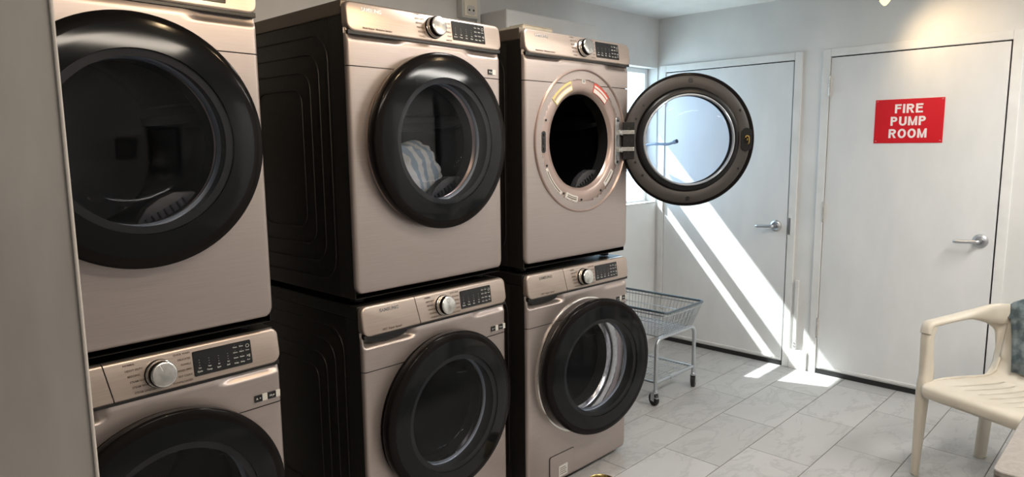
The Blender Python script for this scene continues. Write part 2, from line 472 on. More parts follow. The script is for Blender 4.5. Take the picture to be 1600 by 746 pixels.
# opposite wall: what the glossy doors mirror
d3 = struct(empty('door_3', (2.35, YF, 0)))
obj('door_leaf', BX(-.45, .45, 0, .015, .01, 2.03), M['door'], d3)
struct(obj('trim_5', BX(1.84, 2.86, YF, YF+.008, 0, 2.1), M['trim']))
struct(obj('trim_6', BX(2.865, 3.0, YF, YF+.012, 0, 2.1), M['gap']))
for (px, pz, w_, h_, lab) in ((.73, 1.48, .30, .42, 'dark framed picture on the wall opposite the machines, larger of two'), (.36, 1.5, .15, .16, 'small dark framed picture on the wall opposite the machines')):
    r = tag(empty('framed_picture', (px, YF, pz)), lab, 'picture')
    bm = bmesh.new()
    for s in (-1, 1):
        box(bm, s*w_/2-.012, s*w_/2+.012, 0, .025, -h_/2-.012, h_/2+.012, .002)
        box(bm, -w_/2, w_/2, 0, .025, s*h_/2-.012, s*h_/2+.012, .002)
    obj('picture_frame', bm, M['frame_dark'], r)
    obj('print', BX(-w_/2, w_/2, .001, .010, -h_/2, h_/2), M['picture'], r)

# near wall end at the left of the picture
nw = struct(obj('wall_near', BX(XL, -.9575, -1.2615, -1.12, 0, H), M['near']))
obj('corner_bead', BX(-.9580, -.9555, -1.2635, -1.12, 0, H, bev=.001), M['near_highlight'], nw)  # bead paler than the wall, painting the highlight along its edge

# ------------------------------------------------------------------ machines
def front_grid(x0, x1, z0, z1, circ, rc, rcorner, zc_console, washer, part):
    """panel skin as a fine grid; part 'low' or 'up'"""
    re = .013
    us = [0, 0, .003, .008, .014, .02]+[.02+.96*i/56 for i in range(1, 56)]+[.98, .986, .992, .997, 1, 1]
    W_ = x1-x0
    nz = 64 if part == 'low' else 22
    bottom = [0, 0, .002, .005, .009, .013]
    zs = []
    if part == 'low':
        zs = [z0, z0, z0+.0015, z0+.004, z0+.008, z0+.013]
        zs += [z0+.013+(z1-z0-.013)*i/nz for i in range(1, nz+1)]
    else:
        zs = [z0+(z1-z0)*i/nz for i in range(nz+1)]
    bm = bmesh.new(); V = []
    for j, z in enumerate(zs):
        rowv = []
        dzb = (z-z0) if part == 'low' else 9
        ind = 0
        if dzb < rcorner: ind = rcorner-math.sqrt(max(0, rcorner**2-(rcorner-dzb)**2))
        for i, u in enumerate(us):
            x = x0+ind+(W_-2*ind)*u
            d = min(u*W_, (1-u)*W_, dzb)
            y = 0
            if d < re: y = re-math.sqrt(max(0, re*re-(re-d)**2))
            y -= .004*(1-(2*u-1)**2)
            if (i in (0, len(us)-1)) or (part == 'low' and j == 0): y = .017
            # recess under the console
            if part == 'up':
                def st(a, b_, t): t = min(1, max(0, (t-a)/(b_-a))); return t*t*(3-2*t)
                h = .034
                xm = x-x0
                ml = st(.0, .03, xm)*(1-st(.185, .225, xm)); mr_ = st(.49, .545, xm)*(1-st(.655, .686, xm)*.7)
                mz = zc_console-z
                if mz < .05:
                    # middle slope
                    q = max(0, 1-max(0, mz)/.022)*.006
                    hl = .042 if washer else .026
                    ql = (1-st(hl-.010, hl, mz))*(.034 if washer else .012)*ml
                    qr = (1-st(.022, .034, mz))*.012*mr_
                    if not (i in (0, len(us)-1)): y += q+ql+qr
            rowv.append(bm.verts.new((x, y, z)))
        V.append(rowv)
    cx, cz = circ
    for j in range(len(zs)-1):
        for i in range(len(us)-1):
            q = [V[j][i], V[j][i+1], V[j+1][i+1], V[j+1][i]]
            mx = sum(v.co.x for v in q)/4; mz = sum(v.co.z for v in q)/4
            if math.hypot(mx-cx, mz-cz) < rc: continue
            if (q[0].co-q[2].co).length < 1e-5: continue
            bm.faces.new(q)
    bmesh.ops.remove_doubles(bm, verts=bm.verts, dist=1e-6)
    loose = [v for v in bm.verts if not v.link_faces]
    bmesh.ops.delete(bm, geom=loose, context='VERTS')
    for f in bm.faces: f.smooth = True
    me = bpy.data.meshes.new('panel'); 
    bmesh.ops.recalc_face_normals(bm, faces=bm.faces)
    # make sure normals face -y
    if sum(f.normal.y*f.calc_area() for f in bm.faces) > 0:
        bmesh.ops.reverse_faces(bm, faces=bm.faces)
    bm.to_mesh(me); bm.free(); me.materials.append(M['champagne'])
    return me

WDT = .686
mesh_cache = {}
def open_y(bm, back=True):
    big = [f for f in bm.faces if f.calc_area() > .3 and abs(f.normal.y) > .9 and (back or f.calc_center_median().y < .2)]
    bmesh.ops.delete(bm, geom=big, context='FACES_ONLY')
def side_panel_bm():
    bm = bmesh.new()
    box(bm, .004, .682, .10, .78, .022, .930, .004)
    open_y(bm, back=False)
    for s in (0, 1):
        xs = .004 if s == 0 else .682
        for k in range(4):
            d = .056*k
            pts = rrect(.118+d, .755-d, .075+d, .885-d, .085-.012*k, 5)
            tube(bm, [(xs, y, z) for y, z in pts], .0032, 5, closed=True)
    return bm

def make_door(parent, loc, rz, detailed):
    """door disc: origin at its centre, outer face to -y, back at y=0"""
    d = obj('door', lathe(bmesh.new(), [(.235, -.006), (.262, -.003), (.286, -.004), (.297, -.006), (.3015, -.011), (.303, -.020), (.303, -.038), (.3015, -.043), (.298, -.0458), (.285, -.0482), (.275, -.0496)], 96), M['rim'], parent, loc, (0, 0, rz), smooth=35)
    # outer glass: opaque printed annulus and clear middle
    obj('glass_surround', lathe(bmesh.new(), [(.2755, -.0495), (.265, -.0508), (.25, -.0524), (.218, -.0550)], 96), M['gloss_black'], d, smooth=60)
    obj('door_glass', lathe(bmesh.new(), [(.218, -.0550), (.15, -.0580), (.08, -.060), (0, -.061)], 96), M['door_glass'], d, smooth=60)
    # inner face
    obj('inner_ring', lathe(bmesh.new(), [(.289, -.008), (.287, .004), (.278, .009), (.245, .010), (.236, .006), (.232, -.002)], 96), M['inner_door'], d, (.009, 0, 0) if detailed else None, smooth=35)
    obj('gasket_ring', lathe(bmesh.new(), [(.236, -.004), (.230, .006), (.220, .009), (.213, .010), (.209, .004), (.208, -.044), (.199, -.045), (.199, -.048), (.217, -.049)], 96), M['inner_ring'], d, smooth=50)
    obj('glass_bowl', lathe(bmesh.new(), [(.2085, .006), (.203, .012), (.195, .030), (.182, .052), (.160, .066), (.13, .073), (.07, .077), (0, .078)], 72), M['bowl_glass'], d, smooth=60)
    obj('bowl_trim', lathe(bmesh.new(), [(.2085, .004), (.2065, .0125), (.202, .0145), (.198, .011), (.198, .004)], 96), M['bowl_trim'], d, smooth=60)
    if detailed:
        # latch slot on the free side (+... towards -x of door frame), screws, hinge arms
        bm = bmesh.new()
        plate(bm, rrect(-.024, .024, -.052, .052, .023), -.003, .0, .0015)
        sl = obj('latch_plate', bm, M['inner_ring'], d, (-.258, .0125, 0))
        sl.rotation_euler = (0, 0, PI)
        bm = bmesh.new()
        tube(bm, smooth_path([(0, 0, -.02), (-.009, .008, -.018), (-.009, .01, .014), (.006, .008, .018), (.006, .002, .004)], .008), .0032, 6)
        tube(bm, smooth_path([(.0, .002, -.006), (.0, .010, -.004), (.0, .012, .006)], .004), .004, 6)
        obj('latch_hook', bm, M['brass'], d, (-.258, .014, 0))
        bm = bmesh.new()
        for a in (90, 270, 150, 210, 37, -37, 22, -22):
            rr = .262 if a not in (90, 270) else .266
            big = a in (90, 270)
            lathe(bm, [(0, .0115), (.009 if big else .0045, .0115), (.0105 if big else .0055, .0095)], 12, 'Y', (rr*math.cos(R(a)), 0, rr*math.sin(R(a))))
        for x_, z_ in ((.262, 0), (.285, 0), (.277, .03), (.277, -.03), (.277, .055), (.277, -.055)):
            lathe(bm, [(0, .0125), (.0045, .0125), (.0055, .0095)], 12, 'Y', (x_, 0, z_))
        obj('screw', bm, M['black'], d)
        obj('hinge_pad', BX(.248, .302, -.002, .0105, -.085, .085, bev=.003), M['inner_ring'], d)
        for s in (1, -1):
            bm = BX(.250, .325, .009, .017, s*.038-.009, s*.038+.009, bev=.002)
            tube(bm, [(.322, .006, s*.038-.013), (.322, .006, s*.038+.013)], .009, 10)
            obj('hinge_arm', bm, M['chrome'], d)
    return d

DIAL_W_L = ['NORMAL', 'HEAVY DUTY', 'BEDDING', 'STEAM NORMAL', 'STEAM WHITES', 'STEAM SANITIZE']
DIAL_W_R = ['QUICK WASH', 'DELICATES', 'TOWELS', 'RINSE+SPIN', 'SELF CLEAN', 'DOWNLOADED']
DIAL_D_L = ['NORMAL', 'HEAVY DUTY', 'BEDDING', 'PERM PRESS', 'DELICATES', 'TOWELS']
DIAL_D_R = ['QUICK DRY', 'TIME DRY', 'AIR FLUFF', 'WRINKLE', 'STEAM', 'SANITIZE']

def make_machine(kind, parts_label, loc, rz, door_mode, name, knob_turn=0.0, name_sticker=False):
    wash = kind == 'washer'
    root = empty(name, loc, rz)
    z0 = .030 if wash else .042
    zt = .977 if wash else .970
    zs = .755 if wash else .773            # seam
    zc = .878 if wash else .878            # console bottom
    dz = .527 if wash else .536            # door centre
    dx = .355
    key = kind
    # cabinet
    obj('side_panel', side_panel_bm(), M['cabinet'], root, smooth=40)
    obj('top_cover', BX(.002, .684, .028, .782, .930, .976, bev=.004), M['cabinet'] if wash else M['cover'], root)
    bm = BX(.003, .683, .015, .102, .024, .930, bev=.002); open_y(bm)
    obj('front_frame', bm, M['cabinet'], root)
    # front skins
    if key not in mesh_cache:
        mesh_cache[key] = (front_grid(0, WDT, z0, zs-.0015, (dx, dz), .262, .030, zc, wash, 'low'),
                           front_grid(0, WDT, zs+.0015, zc+.012, (dx, dz), .262, .030, zc, wash, 'up'))
    lo, up = mesh_cache[key]
    link('lower_front_panel', lo, None, root); link('upper_front_panel', up, None, root)
    obj('seam_backing', BX(.004, .682, .018, .030, zs-.01, zs+.01), M['black'], root)
    # console
    k = .10
    bm = bmesh.new()
    plate(bm, rrect(.0, WDT, zc, zt, (.026, .026, .022, .022), 6), -.010, .022, .007, 4)
    for v in bm.verts:
        v.co.y += (v.co.z-zc)*.14 if v.co.y < .02 else 0
        v.co.z += -.006*math.sin(PI*min(1, max(0, v.co.x/WDT)))*(1 if v.co.z < zc+.03 else 0)
    geom = lambda b_: b_.verts[:]+b_.edges[:]+b_.faces[:]
    if wash:
        bm2 = bm.copy()
        nrm = Vector((1, 0, .17)).normalized()
        for b_, cut, inner in ((bm, .2345, True), (bm2, .2315, False)):
            r_ = bmesh.ops.bisect_plane(b_, geom=geom(b_), plane_co=(cut, 0, zc+.045), plane_no=nrm, clear_inner=inner, clear_outer=not inner)
            bmesh.ops.holes_fill(b_, edges=[e for e in b_.edges if e.is_boundary], sides=0)
        con = obj('control_panel', bm, M['champagne_console'], root, smooth=30)
        dr = obj('detergent_drawer', bm2, M['champagne_console'], root, smooth=30)
        # black plate painting the shade in the pull hollow below the drawer
        bm = bmesh.new()
        plate(bm, [(.020, .866), (.04, .852), (.10, .8455), (.16, .848), (.19, .856), (.205, .876), (.018, .878)], .010, .034, .001, 1)
        obj('pull_shade', bm, M['black'], dr)
    else:
        con = obj('control_panel', bm, M['champagne_console'], root, smooth=30)
        dr = con
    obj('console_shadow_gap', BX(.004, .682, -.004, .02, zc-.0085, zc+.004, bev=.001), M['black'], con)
    def yf(z): return -.010+(z-zc)*.14
    # knob
    kx, kz = .352, zc+.047
    ky = yf(kz)
    kn = obj('dial_knob', lathe(bmesh.new(), [(.0375, .001), (.0375, -.004), (.036, -.006), (.0345, -.007), (.034, -.026), (.033, -.031), (.031, -.0335)], 48), M['rim'], root, (kx, ky, kz), (R(-8), 0, 0), smooth=40)
    obj('knob_face', lathe(bmesh.new(), [(.0325, -.0325), (.0305, -.0345), (.028, -.0350), (.0, -.0354)], 48), M['chrome'], kn, smooth=40)
    obj('knob_ring', lathe(bmesh.new(), [(.0362, -.0065), (.0352, -.0072), (.0352, -.018), (.0345, -.0185)], 48), M['chrome'], kn, smooth=40)
    bm = BX(-.001, .001, -.0362, -.0348, .010, .028); pt = obj('pointer_mark', bm, M['print_white'], kn); pt.rotation_euler = (0, knob_turn, 0)
    # lettering
    bm = bmesh.new(); bmr = bmesh.new()
    Lf, Rg = (DIAL_W_L, DIAL_W_R) if wash else (DIAL_D_L, DIAL_D_R)
    for i, (a, b_) in enumerate(zip(Lf, Rg)):
        z = zc+.085-.0145*i
        xl = .268 + (.004*i if wash else .003*i)
        add_text(bm, a, .0076, xl, yf(z)-.0006, z, .00015, 'LEFT', .9)
        add_text(bmr, b_, .0076, .432, yf(z)-.0006, z-.001, .00015, 'RIGHT', .9)
    obj('dial_lettering', bm, M['print_dark'], con); obj('dial_lettering', bmr, M['print_dark'], con)
    bm = bmesh.new()
    if wash: add_text(bm, 'VRT  Super Speed', .0095, .075, yf(zc+.012)-.0006, zc+.013, .0003, 'LEFT', 1.15)
    else: add_text(bm, 'Multi-Steam  Moisture Sensing', .0085, .055, yf(zc+.012)-.0006, zc+.013, .0003, 'LEFT', 1.1)
    obj('feature_lettering', bm, M['print_dark'], dr)
    bm = bmesh.new()
    add_text(bm, 'SAMSUNG', .0165, .072 if wash else .056, yf(zt-.022)-.0008, zt-.022, .0004, 'LEFT', 1.05)
    obj('logo_lettering', bm, M['print_logo'], dr)
    # display
    zd0, zd1 = zc+.016, zc+.083
    bm = bmesh.new(); plate(bm, rrect(.437, .600, zd0, zd1, .004, 3), yf(zd0)-.0015, yf(zd0)+.004, .001, 1)
    for v in bm.verts: v.co.y += (v.co.z-zd0)*.14
    dsp = obj('display', bm, M['display'], root)
    bm = bmesh.new()
    def tx(s, x, z, sz=.0046): add_text(bm, s, sz, x, yf(z)-.0022, z, .00012)
    for i, s in enumerate(('Cycle', 'Temp', 'Spin', 'Soil') if wash else ('Sensor', 'Temp', 'Dry', 'Time')):
        x = .452+.026*i
        tx(s, x, zd0+.012, .0062); tx(s[:3], x+.001, zd0+.021, .0050)
        for j in range(3): tx('-', x+.001, zd0+.029+.007*j, .007)
    for i in range(2):
        for j, s in enumerate(('Delay', 'Steam', 'Alarm', 'Rinse')):
            tx(s, .553+.018*i, zd0+.011+.0145*j, .0052); tx('.', .553+.018*i, zd0+.018+.0145*j, .006)
    tx('>||', .589, zd0+.024, .010); tx('Start', .588, zd0+.013, .0046)
    lathe(bm, [(.0052, yf(zd0+.052)-.0022), (.0042, yf(zd0+.052)-.0022)], 20, 'Y', (.589, 0, zd0+.052))
    tx('Power', .588, zd0+.040, .004)
    obj('display_lettering', bm, M['print_white'], dsp)
    # stickers at the upper right of the front
    if wash:
        for i, (a, w_) in enumerate(((.600, .024), (.624, .016), (.640, .026), (.666, .014))):
            st_ = obj('sticker', BX(a, a+w_-.001, -.0045, -.0005 if i else -.0005, .772, .792), M['display'] if i % 2 == 0 else M['sticker'], root)
            if i % 2 == 0:
                bm = bmesh.new(); add_text(bm, 'A  +' if i == 0 else '10 yr', .008, a+w_/2, -.0048, .782, .0002); obj('sticker_lettering', bm, M['print_white'], st_)
    else:
        for i, (a, w_) in enumerate(((.617, .022), (.639, .018)) if name_sticker else ()):
            st_ = obj('sticker', BX(a, a+w_-.001, -.0045, -.0005, .787, .806), M['display'] if i % 2 == 0 else M['sticker'], root)
        if name_sticker:
            bm = bmesh.new(); add_text(bm, '10 yr', .008, .628, -.0048, .796, .0002); obj('sticker_lettering', bm, M['print_white'], st_)
    # feet
    for x in (.06, .626):
        for y in (.09, .72):
            bm = lathe(bmesh.new(), [(0, 0), (.022, 0), (.024, .004), (.020, .012), (.010, .014), (.010, .036), (0, .036)], 16, 'Z', (x, y, 0))
            obj('foot', bm, M['rubber'], root)
    # bezel (annulus around the opening), opening tube, drum
    if door_mode == 'closed':
        obj('bezel', lathe(bmesh.new(), [(.30, .004), (.296, -.0065), (.250, -.0065), (.225, .01), (.205, .03)], 72, 'Y', (dx, 0, dz)), M['bezel'] if not wash else M['rim'], root, smooth=35)
    else:
        obj('bezel', lathe(bmesh.new(), [(.306, .002), (.304, -.0075), (.299, -.0095), (.295, -.006), (.292, .010), (.286, .0135), (.278, .010), (.274, .001), (.270, -.001), (.235, -.002), (.214, .000), (.208, .004), (.200, .018)], 96, 'Y', (dx, 0, dz)), M['bezel'] if not wash else M['chrome'], root, smooth=35)
    obj('opening_tube', lathe(bmesh.new(), [(.205 if door_mode == 'closed' else .200, .03 if door_mode == 'closed' else .018), (.198, .07)], 72, 'Y', (dx, 0, dz)), M['inner_ring'], root, smooth=40)
    obj('drum', lathe(bmesh.new(), [(.198, .068), (.255, .072), (.262, .09), (.262, .56), (.25, .58), (0, .58)], 48, 'Y', (dx, 0, dz)), M['drum'], root, smooth=40)
    for a in (20, 140, 260):
        bm = bmesh.new(); ca, sa = math.cos(R(a)), math.sin(R(a))
        tube(bm, [(dx+.255*ca, .10, dz+.255*sa), (dx+.235*ca, .16, dz+.235*sa), (dx+.235*ca, .5, dz+.235*sa), (dx+.255*ca, .56, dz+.255*sa)], [.02, .035, .035, .02], 8)
        obj('drum_baffle', bm, M['drum'], root, smooth=40)
    if not wash:
        bm = bmesh.new()
        plate(bm, [(-.10, -.02), (-.05, -.042), (0, -.05), (.05, -.042), (.10, -.02), (.085, .02), (.04, .045), (0, .05), (-.04, .045), (-.085, .02)], 0, .03, .004, 2)
        fl = obj('lint_filter', bm, M['lint'], root, (dx+.085, .045, dz-.185), (0, R(-28), 0), smooth=40)
        bm = bmesh.new()
        for i in range(7): box(bm, -.06+.018*i, -.056+.018*i, -.004, .002, -.030, .022)
        obj('filter_ribs', bm, M['drum'], fl)
    # door
    if door_mode == 'closed':
        make_door(root, (dx, -.007, dz), 0, False)
    elif door_mode == 'ajar':
        a = R(-9)
        make_door(root, (.05+.312*math.cos(a), -.02+.312*math.sin(a)+.008, .535), a, False)
    elif door_mode == 'open':
        a = R(135)
        hx, hy = .615, 0.0
        d = make_door(root, (hx-.318*math.cos(a), hy-.318*math.sin(a), .538), a, True)
        # hinge plate on the bezel
        bm = bmesh.new()
        plate(bm, rrect(-.016, .016, -.108, .108, .015), -.006, 0, .002, 2)
        hp = obj('hinge_plate', bm, M['chrome'], root, (.592, -.004, dz))
        bm = bmesh.new()
        for z in (-.092, .092): lathe(bm, [(0, -.0085), (.006, -.008), (.007, -.006)], 12, 'Y', (0, 0, z))
        obj('screw', bm, M['black'], hp)
        for s in (1, -1):
            bm = bmesh.new(); box(bm, 0, .032, -.016, -.004, s*.038-.010, s*.038+.010, .002)
            tube(bm, [(.024, -.010, s*.038-.012), (.024, -.010, s*.038+.012)], .008, 10)
            obj('hinge_knuckle', bm, M['chrome'], hp)
        # latch on the left of the bezel
        bm = bmesh.new(); plate(bm, rrect(-.012, .012, -.044, .044, .011), -.002, .004, .001, 1)
        lt = obj('latch_plate', bm, M['lint'], root, (.106, -.002, dz-.002))
        bm = bmesh.new(); box(bm, -.006, .006, -.004, -.0015, -.012, .016, .001); box(bm, -.004, .004, -.005, -.0015, -.034, -.022, .001); box(bm, -.004, .004, -.005, -.0015, .022, .034, .001)
        obj('latch_slot', bm, M['black'], lt)
        # curved stickers on the bezel
        def arc(a0, a1, r0, r1, mt, y=-.0035, n=10, nm='sticker', parent=root):
            bm = bmesh.new(); vs = []
            for i in range(n+1):
                t = R(a0+(a1-a0)*i/n)
                vs.append([bm.verts.new((dx+r_*math.cos(t), y, dz+r_*math.sin(t))) for r_ in (r0, r1)])
            for p, q in zip(vs, vs[1:]): bm.faces.new((p[0], q[0], q[1], p[1]))
            r_ = bmesh.ops.extrude_face_region(bm, geom=bm.faces[:]); bmesh.ops.translate(bm, vec=(0, .001, 0), verts=[v for v in r_['geom'] if isinstance(v, bmesh.types.BMVert)])
            return obj(nm, bm, mt, parent)
        s1 = arc(108, 139, .222, .262, M['sticker_yellow']); arc(109, 138, .226, .240, M['sticker'], -.0042, nm='sticker_print', parent=s1); arc(109, 138, .244, .252, M['bezel'], -.0042, nm='sticker_print', parent=s1)
        s2 = arc(47, 73, .218, .262, M['sticker_red']); arc(48, 72, .220, .238, M['sticker'], -.0042, nm='sticker_print', parent=s2); arc(48, 72, .243, .252, M['sticker'], -.0042, nm='sticker_print', parent=s2)
        s3 = arc(87, 92, .243, .262, M['sticker']); s3b = arc(87.8, 91.2, .247, .258, M['print_logo'], -.0042, nm='sticker_print', parent=s3)
        s4 = arc(205, 237, .250, .264, M['sticker']); arc(208, 234, .255, .259, M['print_dark'], -.0042, nm='sticker_print', parent=s4)
        s5 = arc(243, 262, .236, .262, M['sticker']); arc(246, 260, .243, .246, M['print_dark'], -.0042, nm='sticker_print', parent=s5); arc(246, 260, .250, .254, M['print_dark'], -.0042, nm='sticker_print', parent=s5)
        s6 = arc(308, 328, .232, .254, M['sticker']); arc(311, 326, .238, .241, M['print_dark'], -.0042, nm='sticker_print', parent=s6)
        bm = bmesh.new()
        for a_ in (160, 203, 240, 268, 300): lathe(bm, [(0, -.0045), (.0045, -.0045), (.0055, -.001)], 10, 'Y', (dx+.250*math.cos(R(a_)), 0, dz+.250*math.sin(R(a_))))
        obj('screw', bm, M['black'], root)
    # drain filter door
    if wash:
        bm = bmesh.new(); plate(bm, rrect(.127, .292, .042, .158, (.004, .004, .010, .010), 4), -.0062, -.001, .002, 2)
        pf = obj('filter_door_seam', bm, M['black'], root)
        bm = bmesh.new(); plate(bm, rrect(.1285, .2905, .0435, .1565, (.004, .004, .010, .010), 4), -.0072, -.002, .002, 2)
        fd = obj('filter_door', bm, M['champagne'], root)
        stx = obj('sticker', BX(.185, .243, -.0082, -.0071, .05, .10), M['sticker'], fd)
        bm = bmesh.new()
        for i in range(4): box(bm, .192, .235-.006*(i % 2), -.0087, -.0081, .060+.009*i, .0625+.009*i)
        obj('sticker_print', bm, M['print_dark'], stx)
    return root

def base(xn, yn, rn, dxn=0, eyn=0, z=0): return (xn+dxn, yn+eyn, z), R(rn)
TOP = .980
stk = [
 ('A', -.8723, -.0176, 1.9, -.0233, -.0294, 'leftmost', 'closed', 'closed'),
 ('B', .1134, .027, 1.7545, -.0139, -.0015, 'middle', 'closed', 'closed'),
 ('C', .8767, 0, -.76, -.0042, .0013, 'right', 'open', 'ajar'),
]
labels = {
 ('A', 'dryer'): 'champagne dryer with closed black door, upper machine of the leftmost stack beside the near wall',
 ('A', 'washer'): 'champagne front load washer at bottom of leftmost stack beside the near wall',
 ('B', 'dryer'): 'champagne dryer with striped laundry behind its closed door, upper machine of middle stack',
 ('B', 'washer'): 'champagne front load washer with fully closed door, at bottom of the middle stack',
 ('C', 'dryer'): 'champagne dryer with its round door swung wide open, upper machine of right stack',
 ('C', 'washer'): 'champagne front load washer with door ajar, bottom of right stack beside the wire cart',
}
turn = {'A': 0, 'B': R(60), 'C': R(150)}
for (n, x, y, rz, ddx, ddy, pos, dd, wd) in stk:
    w_ = make_machine('washer', '', (x, y, 0), R(rz), wd, 'washing_machine', R(-20))
    tag(w_, labels[(n, 'washer')], 'washing machine', 'front load washers at the bottom of the stacks')
    d_ = make_machine('dryer', '', (x+ddx, y+ddy, TOP), R(rz), dd, 'tumble_dryer', turn[n], n == 'B')
    tag(d_, labels[(n, 'dryer')], 'dryer', 'dryers stacked on the washers')

# laundry in the middle dryer's drum
bm = bmesh.new()
bmesh.ops.create_icosphere(bm, subdivisions=5, radius=1)
from mathutils import noise
for v in bm.verts:
    n_ = v.co.normalized()
    f = 1+.16*noise.noise(n_*1.8)+.09*abs(noise.noise(n_*4+Vector((3, 1, 2))))+.05*noise.noise(n_*9)
    v.co = Vector((n_.x*.17*f, n_.y*.12*f, n_.z*.115*f))
    if v.co.z < -.085: v.co.z = -.085-(v.co.z+.085)*-.1
lo_ = obj('laundry_bundle', bm, M['laundry'], None, smooth=180)
lo_.location = (.44, .235, 1.395); lo_.rotation_euler = (R(14), R(-14), R(10))
tag(lo_, 'blue and white striped laundry seen through glass in the middle dryer drum', 'laundry')

# ------------------------------------------------------------------ things on and behind the machines
bx = tag(obj('boxed_duct', BX(1.574, 2.36, .793, YB, 1.80, 2.228, bev=.008), M['duct']), 'white boxed duct on back wall, above and behind the right dryer', 'duct')
bb = tag(empty('cardboard_box', (1.36, .46, TOP+.976)), 'small beige box lying on top of the dryer with the open door', 'box')
obj('carton', BX(-.105, .105, -.09, .09, .0, .098, bev=.006), M['beige'], bb)
obj('box_flap', BX(-.104, .104, -.091, -.0015, .097, .1005, bev=.001), M['beige'], bb)
ob = tag(empty('outlet_box', (1.466, YB, 2.29)), 'cream surface outlet box on back wall above the middle dryer', 'outlet')
obj('box_body', BX(-.062, .062, -.045, 0, -.105, .12, bev=.005), M['duct'], ob)
obj('cover_plate', BX(-.052, .040, -.051, -.044, -.098, .115, bev=.004), M['cream_plate'], ob)
for z in (-.065, .035):
    bm = bmesh.new(); plate(bm, rrect(-.032, .024, z-.024, z+.024, .012), -.053, -.049, .001, 1)
    rc_ = obj('receptacle', bm, M['sticker'], ob)
    bm = bmesh.new()
    for x in (-.018, .012): lathe(bm, [(0, -.0545), (.0055, -.0545), (.0055, -.052)], 10, 'Y', (x, 0, z))
    obj('slot', bm, M['black'], rc_)
cd = tag(obj('wall_conduit', BX(1.535, 1.562, YB-.018, YB, 1.6, H, bev=.003), M['trim']), 'slim white conduit on back wall beside the cream outlet box', 'conduit')

# ------------------------------------------------------------------ sign
sg = tag(empty('wall_sign', (XD-.006, -.6945, 1.620)), 'red sign reading FIRE PUMP ROOM in white letters on the right door', 'sign')
obj('sign_plate', BX(-.003, 0, -.179, .179, -.127, .127, bev=.0008), M['sign'], sg)
def block_letter(bm, ch_, x, z, h, t):
    """bold sans capital built from raised bars and bowls on the y-z plane of the sign; returns its width"""
    w = {'I': .24, 'F': .66, 'E': .70, 'P': .72, 'R': .78, 'U': .76, 'O': .84, 'M': .90}[ch_]*h
    if ch_ == 'I': w = t
    def poly(pts):
        a = [bm.verts.new((-.0042, -(x+px), z+pz)) for px, pz in pts]; b_ = [bm.verts.new((-.0029, -(x+px), z+pz)) for px, pz in pts]
        bm.faces.new(a); n = len(pts)
        for k in range(n): bm.faces.new((a[k], a[(k+1) % n], b_[(k+1) % n], b_[k]))
    def bar(x0, x1, z0, z1): poly([(x0, z0), (x1, z0), (x1, z1), (x0, z1)])
    def arc(cx, cz, rx, rz, a0, a1, n=14):
        P = []
        for k in range(n+1):
            a = R(a0+(a1-a0)*k/n); P.append(((cx+rx*math.cos(a), cz+rz*math.sin(a)), (cx+(rx-t)*math.cos(a), cz+(rz-t*.92)*math.sin(a))))
        for p, q in zip(P, P[1:]): poly([p[0], q[0], q[1], p[1]])
    if ch_ == 'I': bar(0, t, 0, h)
    if ch_ in 'FE':
        bar(0, t, 0, h); bar(t, w, h-t*.9, h); bar(t, w*.92, h*.46, h*.46+t*.9)
        if ch_ == 'E': bar(t, w, 0, t*.9)
    if ch_ in 'PR':
        rz = h*.29; bar(0, t, 0, h); bar(t, w-rz-.004, h-t*.92, h); bar(t, w-rz-.004, h-2*rz, h-2*rz+t*.92)
        arc(w-rz-.004, h-rz, rz+.002, rz, -90, 90)
        if ch_ == 'R': poly([(w*.40, h-2*rz+.001), (w*.66, h-2*rz+.001), (w, 0), (w-t*1.15, 0)])
    if ch_ == 'U':
        bar(0, t, w*.45, h); bar(w-t, w, w*.45, h); arc(w/2, w*.45, w/2, w*.47, 180, 360)
    if ch_ == 'O': arc(w/2, h/2, w/2, h/2+.001, 0, 360, 32)
    if ch_ == 'M':
        bar(0, t*.95, 0, h); bar(w-t*.95, w, 0, h)
        poly([(t*.95, h), (t*.95, h-t*1.6), (w/2-t*.42, 0), (w/2, 0), (w/2, h*.30)]); poly([(w-t*.95, h), (w/2, h*.30), (w/2, 0), (w/2+t*.42, 0), (w-t*.95, h-t*1.6)])
    return w
for i, word in enumerate(('FIRE', 'PUMP', 'ROOM')):
    h_, t_ = .052, .0115
    for ps in (0, 1):
        bm = bmesh.new(); xx = 0 if ps == 0 else -tot/2
        for c_ in word: xx += block_letter(bm, c_, xx, .046-.0715*i, h_, t_)+.0075
        if ps == 0: tot = xx-.0075; bm.free()
    obj('sign_lettering', bm, M['sign_white'], sg)
for yy in (-.168, .168):
    for zz in (-.116, .116):
        obj('screw', lathe(bmesh.new(), [(0, -.0045), (.0045, -.004), (.0045, -.003)], 10, 'X', (0, yy, zz)), M['chrome'], sg)

